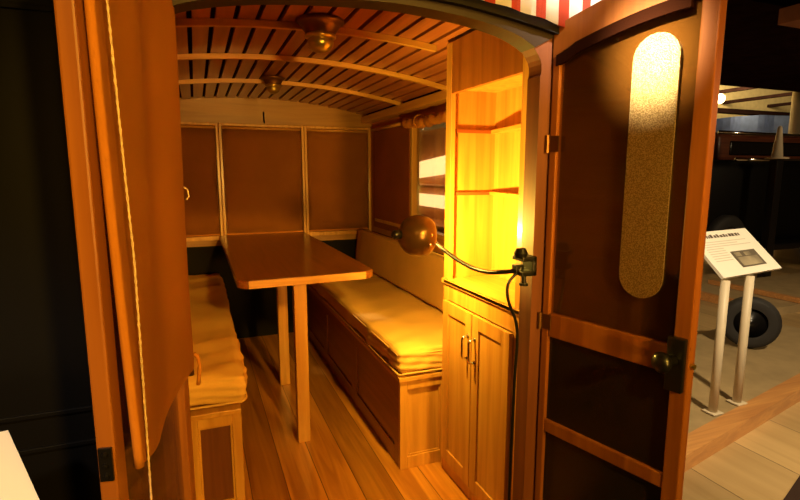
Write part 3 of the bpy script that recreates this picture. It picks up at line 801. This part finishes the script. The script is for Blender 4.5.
# museum walls, beams, soffit
bm = B(); box(bm, 3, 24, 13.0, 13.2, ZF, 6.0); struct(link('museum_wall', bm, 'tan'))
bm = B(); box(bm, -9, -8.8, -4, 14, ZF, 4.2); struct(link('museum_wall', bm, 'soffit'))
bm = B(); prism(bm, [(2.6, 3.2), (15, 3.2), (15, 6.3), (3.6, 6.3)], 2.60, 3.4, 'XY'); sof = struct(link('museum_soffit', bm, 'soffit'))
bm = B(); box(bm, 4.8, 13, 2.6, 3.15, 2.42, 2.55); struct(link('museum_beam', bm, 'soffit_o'))
bm = B()
box(bm, 8, 22, 12.2, 12.5, 3.10, 3.24)
for k in range(4): box(bm, 12.5+k*2.4, 12.62+k*2.4, 10.2, 13, 3.5, 3.6)
struct(link('museum_beam', bm, 'soffit'))
def spot_lamp(x, y, z, s, label):
    r = root('spotlight', (x, y, z), label, 'spotlight', 'bright ceiling spotlights of the hall')
    mt = axis_mtx((x, y, z), (-x, 1-y, .6-z)) @ Matrix.Scale(s, 4)
    bm = B(); lathe(bm, [(0, -.12), (.05, -.11), (.07, -.04), (.085, .02), (.085, .03), (.078, .03), (.07, .0)], 20, mt); link('housing', bm, 'post', r, True)
    bm = B(); lathe(bm, [(.078, .012), (.05, .022), (0, .026)], 20, mt); link('lens', bm, 'spot_lens', r, True)
spot_lamp(12.7, 9.6, 3.02, 1.5, 'bright spotlight against the tan wall, highest of the distant ones')
spot_lamp(11.2, 9.3, 2.08, 1.3, 'bright spotlight just above the blue shape, beside the door edge')

# lit panels seen through the side window
for k, (z, h, t) in enumerate(((1.20, .22, .06), (.76, .17, .0))):
    bm = B(); x0, y0 = 2.9, 7.3; x1, y1 = 3.15, 5.6
    prism(bm, [(y0, z-h/2-t), (y1, z-h/2+t), (y1, z+h/2+t*1.3), (y0, z+h/2-t)], 2.98, 3.02, 'YZ')
    tag(link('light_box', bm, 'box_lens'), ['slanting glowing panel seen through the side window, the upper of two', 'level glowing panel seen through the side window, the lower of two'][k], 'light panel', 'glowing panels outside the side window')
bm = B(); box(bm, 3.2, 3.35, 4.6, 8.6, ZF, 1.75, .01)
for z in (.95, .45): box(bm, 2.8, 3.2, 4.6, 8.6, z, z+.03)
tag(link('display_case', bm, 'curb'), 'dim brownish display stand behind the glowing panels outside the side window', 'display')

# ---------------------------------------------------------------- lights
def light(kind, name, loc, energy, col, size=.1, target=None, **kw):
    d = bpy.data.lights.new(name, kind); d.energy = energy; d.color = col
    o = bpy.data.objects.new(name, d); C.objects.link(o); o.location = loc
    if kind == 'AREA': d.size = size
    else: d.shadow_soft_size = size
    if target is not None: o.rotation_euler = (V(target)-V(loc)).to_track_quat('-Z', 'Y').to_euler()
    for k, v in kw.items(): setattr(d, k, v)
    return o
WARM = (1, .62, .08)
light('POINT', 'clamp_bulb_light', hc+ax*.034, 46, WARM, .014)
light('SPOT', 'low_interior_fill', (.55, -2.4, 1.05), 420, (1, .50, .07), .15, (.40, 3.4, 1.25), spot_size=math.radians(26), spot_blend=.7)  # unseen low lamp added to brighten the ceiling and far wall
light('SPOT', 'doorway_fill', (.85, -2.3, 2.35), 560, (1, .56, .06), .10, (.22, 1.7, .35), spot_size=math.radians(34), spot_blend=.6)  # front fill added behind the camera for benches, table and floor
light('SPOT', 'canvas_fill', (1.6, -1.8, 2.6), 115, (1, .54, .06), .15, (-.1, .9, 1.0), spot_size=math.radians(40), spot_blend=.7)  # unseen spot added to lift the hanging canvas
light('SPOT', 'leaf_fill', (-1.6, -2.4, 2.9), 58, (1, .56, .10), .15, (.95, .8, 1.1), spot_size=math.radians(36), spot_blend=.7)  # added spot without a fixture, brightens the right door leaf
light('SPOT', 'hall_spot_sign', (2.2, -.6, 3.2), 950, (1, .76, .44), .12, (3.6, 2.3, .1), spot_size=math.radians(70), spot_blend=.8)
light('SPOT', 'reflection_fill', (-2.2, .10, 3.1), 9000, (1, .80, .46), .05, (.912, .855, 1.40), spot_size=math.radians(3.6), spot_blend=1)  # narrow added beam that makes the top of the reflection panel bright
light('SPOT', 'awning_fill', (.9, -.9, 3.2), 1500, (1, .88, .72), .1, (.92, 1.05, 1.74), spot_size=math.radians(11), spot_blend=.35)  # extra unseen spot, only there to brighten the striped valance
light('SPOT', 'lowsign_fill', (-1.5, -1.0, 3.0), 260, (1, .84, .74), .1, (-.42, .93, .65), spot_size=math.radians(16), spot_blend=.5)  # added to whiten the lower left sign board; no fixture
light('AREA', 'hall_wall_wash', (12, 9.5, 4.2), 1500, (1, .78, .42), 2.5, (14, 13, 2.6))
light('POINT', 'side_case_fill', (2.3, 5.4, 1.7), 30, (1, .68, .3), .1)  # bare point light added to brighten the display case outside the window
light('POINT', 'hall_far_lamp', (8.2, 2.2, 2.1), 90, (1, .72, .38), .2)

w = bpy.data.worlds.new('World'); bpy.context.scene.world = w; w.use_nodes = True
w.node_tree.nodes['Background'].inputs[0].default_value = (1, .5, .15, 1); w.node_tree.nodes['Background'].inputs[1].default_value = .02

# ---------------------------------------------------------------- camera
f = 510.0; pitch = math.atan(78/f); psi = math.atan(205/(f/math.cos(pitch)))
cam = bpy.data.cameras.new('Camera'); co = bpy.data.objects.new('Camera', cam); C.objects.link(co)
cam.sensor_width = 36; cam.lens = f/800*36; cam.clip_start = .02
co.location = (0, 0, 1.15); co.rotation_euler = (PI/2-pitch, 0, -psi)
bpy.context.scene.camera = co
vs = bpy.context.scene.view_settings
vs.view_transform = 'Standard'; vs.look = 'None'; vs.gamma = 1; vs.exposure = 0; vs.use_curve_mapping = False
for o in bpy.data.objects:
    if '_o' in o: del o['_o']
